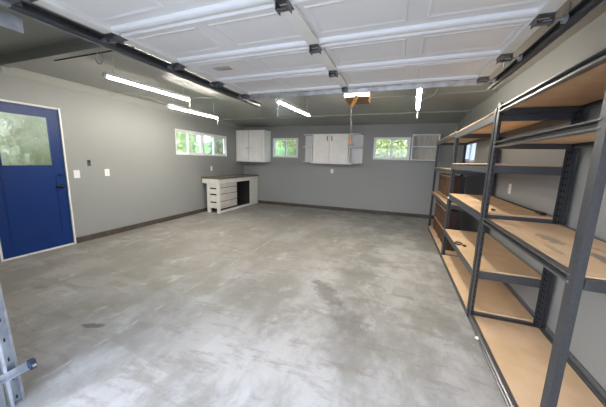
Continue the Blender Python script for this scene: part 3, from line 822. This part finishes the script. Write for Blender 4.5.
# ------------------------------------------------------------------ outdoors behind the windows
bm = bmesh.new()
def terrain(name, x0, x1, y0, y1, f, m, n=24):
    bm = bmesh.new(); g = [[bm.verts.new((x0 + (x1 - x0) * i / n, y0 + (y1 - y0) * j / n, f(x0 + (x1 - x0) * i / n, y0 + (y1 - y0) * j / n))) for j in range(n + 1)] for i in range(n + 1)]
    for i in range(n):
        for j in range(n): bm.faces.new((g[i][j], g[i + 1][j], g[i + 1][j + 1], g[i][j + 1]))
    return obj(name, bm, m, smooth=True, kind='structure')
terrain('ground_back', -16, 10, YB + .13, 26, lambda x, y: -.05 + max(0, y - 8.3) * .27 + .12 * noise.noise(Vector((x * .7, y * .7, 0))), M['grass'])
terrain('ground_left', -20, XL - .13, -6, YB + .13, lambda x, y: -.05 + max(0, -x - 6.2) * .22 + .1 * noise.noise(Vector((x * .7, y * .7, 3))), M['grass'])
terrain('ground_right', XR + .13, 9, -6, YB + .13, lambda x, y: -.06 + .02 * noise.noise(Vector((x, y, 3))), M['grass'])
# pale path climbing the bank, seen in the left back window
bm = bmesh.new(); prev = None
for k in range(13):
    t = k / 12; x = -6.6 + 2.2 * t; y = 13.6 - 3.6 * t; z = .05 + (y - 8.3) * .27
    w = .42
    a = bm.verts.new((x - w, y - w * .3, z + .12)); b = bm.verts.new((x + w, y + w * .3, z + .12)); c = bm.verts.new((x + w, y + w * .3, z - .2)); d = bm.verts.new((x - w, y - w * .3, z - .2))
    if prev:
        pa, pb, pc, pd = prev
        bm.faces.new((pa, pb, b, a)); bm.faces.new((pb, pc, c, b)); bm.faces.new((pd, pa, a, d)); bm.faces.new((pc, pd, d, c))
    else: bm.faces.new((a, b, c, d))
    prev = (a, b, c, d)
bm.faces.new(prev[::-1])
obj('path', bm, M['path'], kind='structure')

def shrub(name, label, c, rad, nleaf, m, leaf=.09, trunk=True, cat='shrub', group=None, seed=0):
    rnd = random.Random(seed + 11)
    r = thing(name, label, cat, (c[0], c[1], c[2]), group)
    bm = bmesh.new()
    cz = c[2] + rad[2] * 1.0
    for _ in range(nleaf):
        u = rnd.uniform(-1, 1); th = rnd.uniform(0, 2 * PI); q = math.sqrt(1 - u * u)
        d = Vector((q * math.cos(th), q * math.sin(th), u))
        rr = rnd.uniform(.62, 1.0) * (.86 + .28 * noise.noise(d * 2.2 + Vector((seed, 0, 0))))
        p = Vector((c[0] + d.x * rad[0] * rr, c[1] + d.y * rad[1] * rr, max(c[2] + .05, cz + d.z * rad[2] * rr)))
        a = Vector((rnd.gauss(0, 1), rnd.gauss(0, 1), rnd.gauss(0, 1))).normalized(); b = a.orthogonal().normalized()
        L = leaf * rnd.uniform(.7, 1.3); W = L * .45
        vs = [bm.verts.new(p - a * L), bm.verts.new(p + b * W + a * .1 * L), bm.verts.new(p + a * L), bm.verts.new(p - b * W + a * .1 * L)]
        bm.faces.new(vs)
    o = obj('foliage', bm, m, r); o['kind'] = 'stuff'
    bm = bmesh.new(); tube(bm, [(c[0], c[1], c[2] - .25), (c[0] + .05, c[1], c[2] + rad[2] * .5), (c[0], c[1], c[2] + rad[2] * 1.3)], [.07, .05, .02], 8)
    for k in range(5):
        a = k * 1.26; tube(bm, [(c[0] + .03, c[1], c[2] + rad[2] * .5), (c[0] + rad[0] * .6 * math.cos(a), c[1] + rad[1] * .6 * math.sin(a), c[2] + rad[2] * (1.0 + .2 * math.sin(k * 2)))], [.035, .012], 6)
    obj('stem', bm, M['bark'], r, smooth=True)
    settle(r)
gb = lambda y: -.05 + max(0, y - 8.3) * .27
gl = lambda x: -.05 + max(0, -x - 6.2) * .22
shrub('leafy_bush', 'pale green bush outside the glass of the blue door', (-7.6, 2.6, gl(-7.6)), (1.3, 2.1, 1.5), 9000, M['leafD'], .085, seed=1)
shrub('leafy_bush', 'light green bush seen through the first pane of the left windows', (-8.6, 7.6, gl(-8.6)), (1.3, 1.25, 1.6), 4200, M['leafC'], .10, seed=2)
shrub('leafy_bush', 'mid green bush seen through the middle of the left windows', (-10.9, 10.2, .6), (1.3, 1.5, 1.6), 5000, M['leafA'], .10, seed=3)
shrub('leafy_bush', 'dark green bush seen through the last pane of the left windows', (-9.6, 13.6, 1.0), (1.6, 1.5, 1.3), 4600, M['leafB'], .10, seed=4)
shrub('leafy_bush', 'bright green bush filling the back window beside the small box shelf', (-.7, 10.4, gb(10.4)), (2.6, 1.2, 1.7), 17000, M['leafC'], .085, seed=5)
shrub('leafy_bush', 'green bush at the top of the bank in the left back window', (-5.2, 15.2, gb(15.2)), (2.6, 1.5, 1.3), 7000, M['leafA'], .11, seed=6)
shrub('leafy_bush', 'light bush at the right side of the left back window', (-3.9, 12.2, gb(12.2)), (.9, .8, .62), 2600, M['leafC'], .09, seed=7)

# neighbouring pale wall seen through the right-hand window
boxobj('wall_outside', (3.4, 3.5, -.05), (3.55, 16, 3.2), mat('pale_siding', (.78, .80, .84), .7), kind='structure')

# ------------------------------------------------------------------ light
w = bpy.data.worlds.new('sky'); S.world = w; w.use_nodes = True
nt = w.node_tree; bg = nt.nodes['Background']
sky = nt.nodes.new('ShaderNodeTexSky'); sky.sky_type = 'NISHITA'
sky.sun_disc = False; sky.sun_elevation = math.radians(38); sky.sun_rotation = math.radians(200)
sky.air_density = 1.6; sky.dust_density = 4.0; sky.ozone_density = 1.0
mx = nt.nodes.new('ShaderNodeMix'); mx.data_type = 'RGBA'; mx.inputs[0].default_value = .72
nt.links.new(sky.outputs[0], mx.inputs[6]); mx.inputs[7].default_value = (5.8, 7.3, 10.4, 1)   # overcast veil
nt.links.new(mx.outputs[2], bg.inputs[0]); bg.inputs[1].default_value = .50

# ------------------------------------------------------------------ camera
f, yaw, pitch, roll, h = 257.374, .3484, -.1648, .0266, 1.4084
F = Vector((-math.sin(yaw) * math.cos(pitch), math.cos(yaw) * math.cos(pitch), math.sin(pitch)))
R0 = Vector((math.cos(yaw), math.sin(yaw), 0)); U0 = R0.cross(F)
R = math.cos(roll) * R0 + math.sin(roll) * U0; U = -math.sin(roll) * R0 + math.cos(roll) * U0
cam = bpy.data.cameras.new('camera'); co = bpy.data.objects.new('camera', cam); COL.objects.link(co)
co.matrix_world = Matrix(((R.x, U.x, -F.x, 0), (R.y, U.y, -F.y, 0), (R.z, U.z, -F.z, h), (0, 0, 0, 1)))
cam.sensor_fit = 'HORIZONTAL'; cam.sensor_width = 36; cam.lens = f * 36 / 606
cam.clip_start = .02; cam.clip_end = 200
S.camera = co
vs = S.view_settings
S.display_settings.display_device = 'sRGB'
vs.view_transform = 'Standard'; vs.look = 'None'; vs.gamma = 1; vs.use_curve_mapping = False
vs.exposure = 0.40
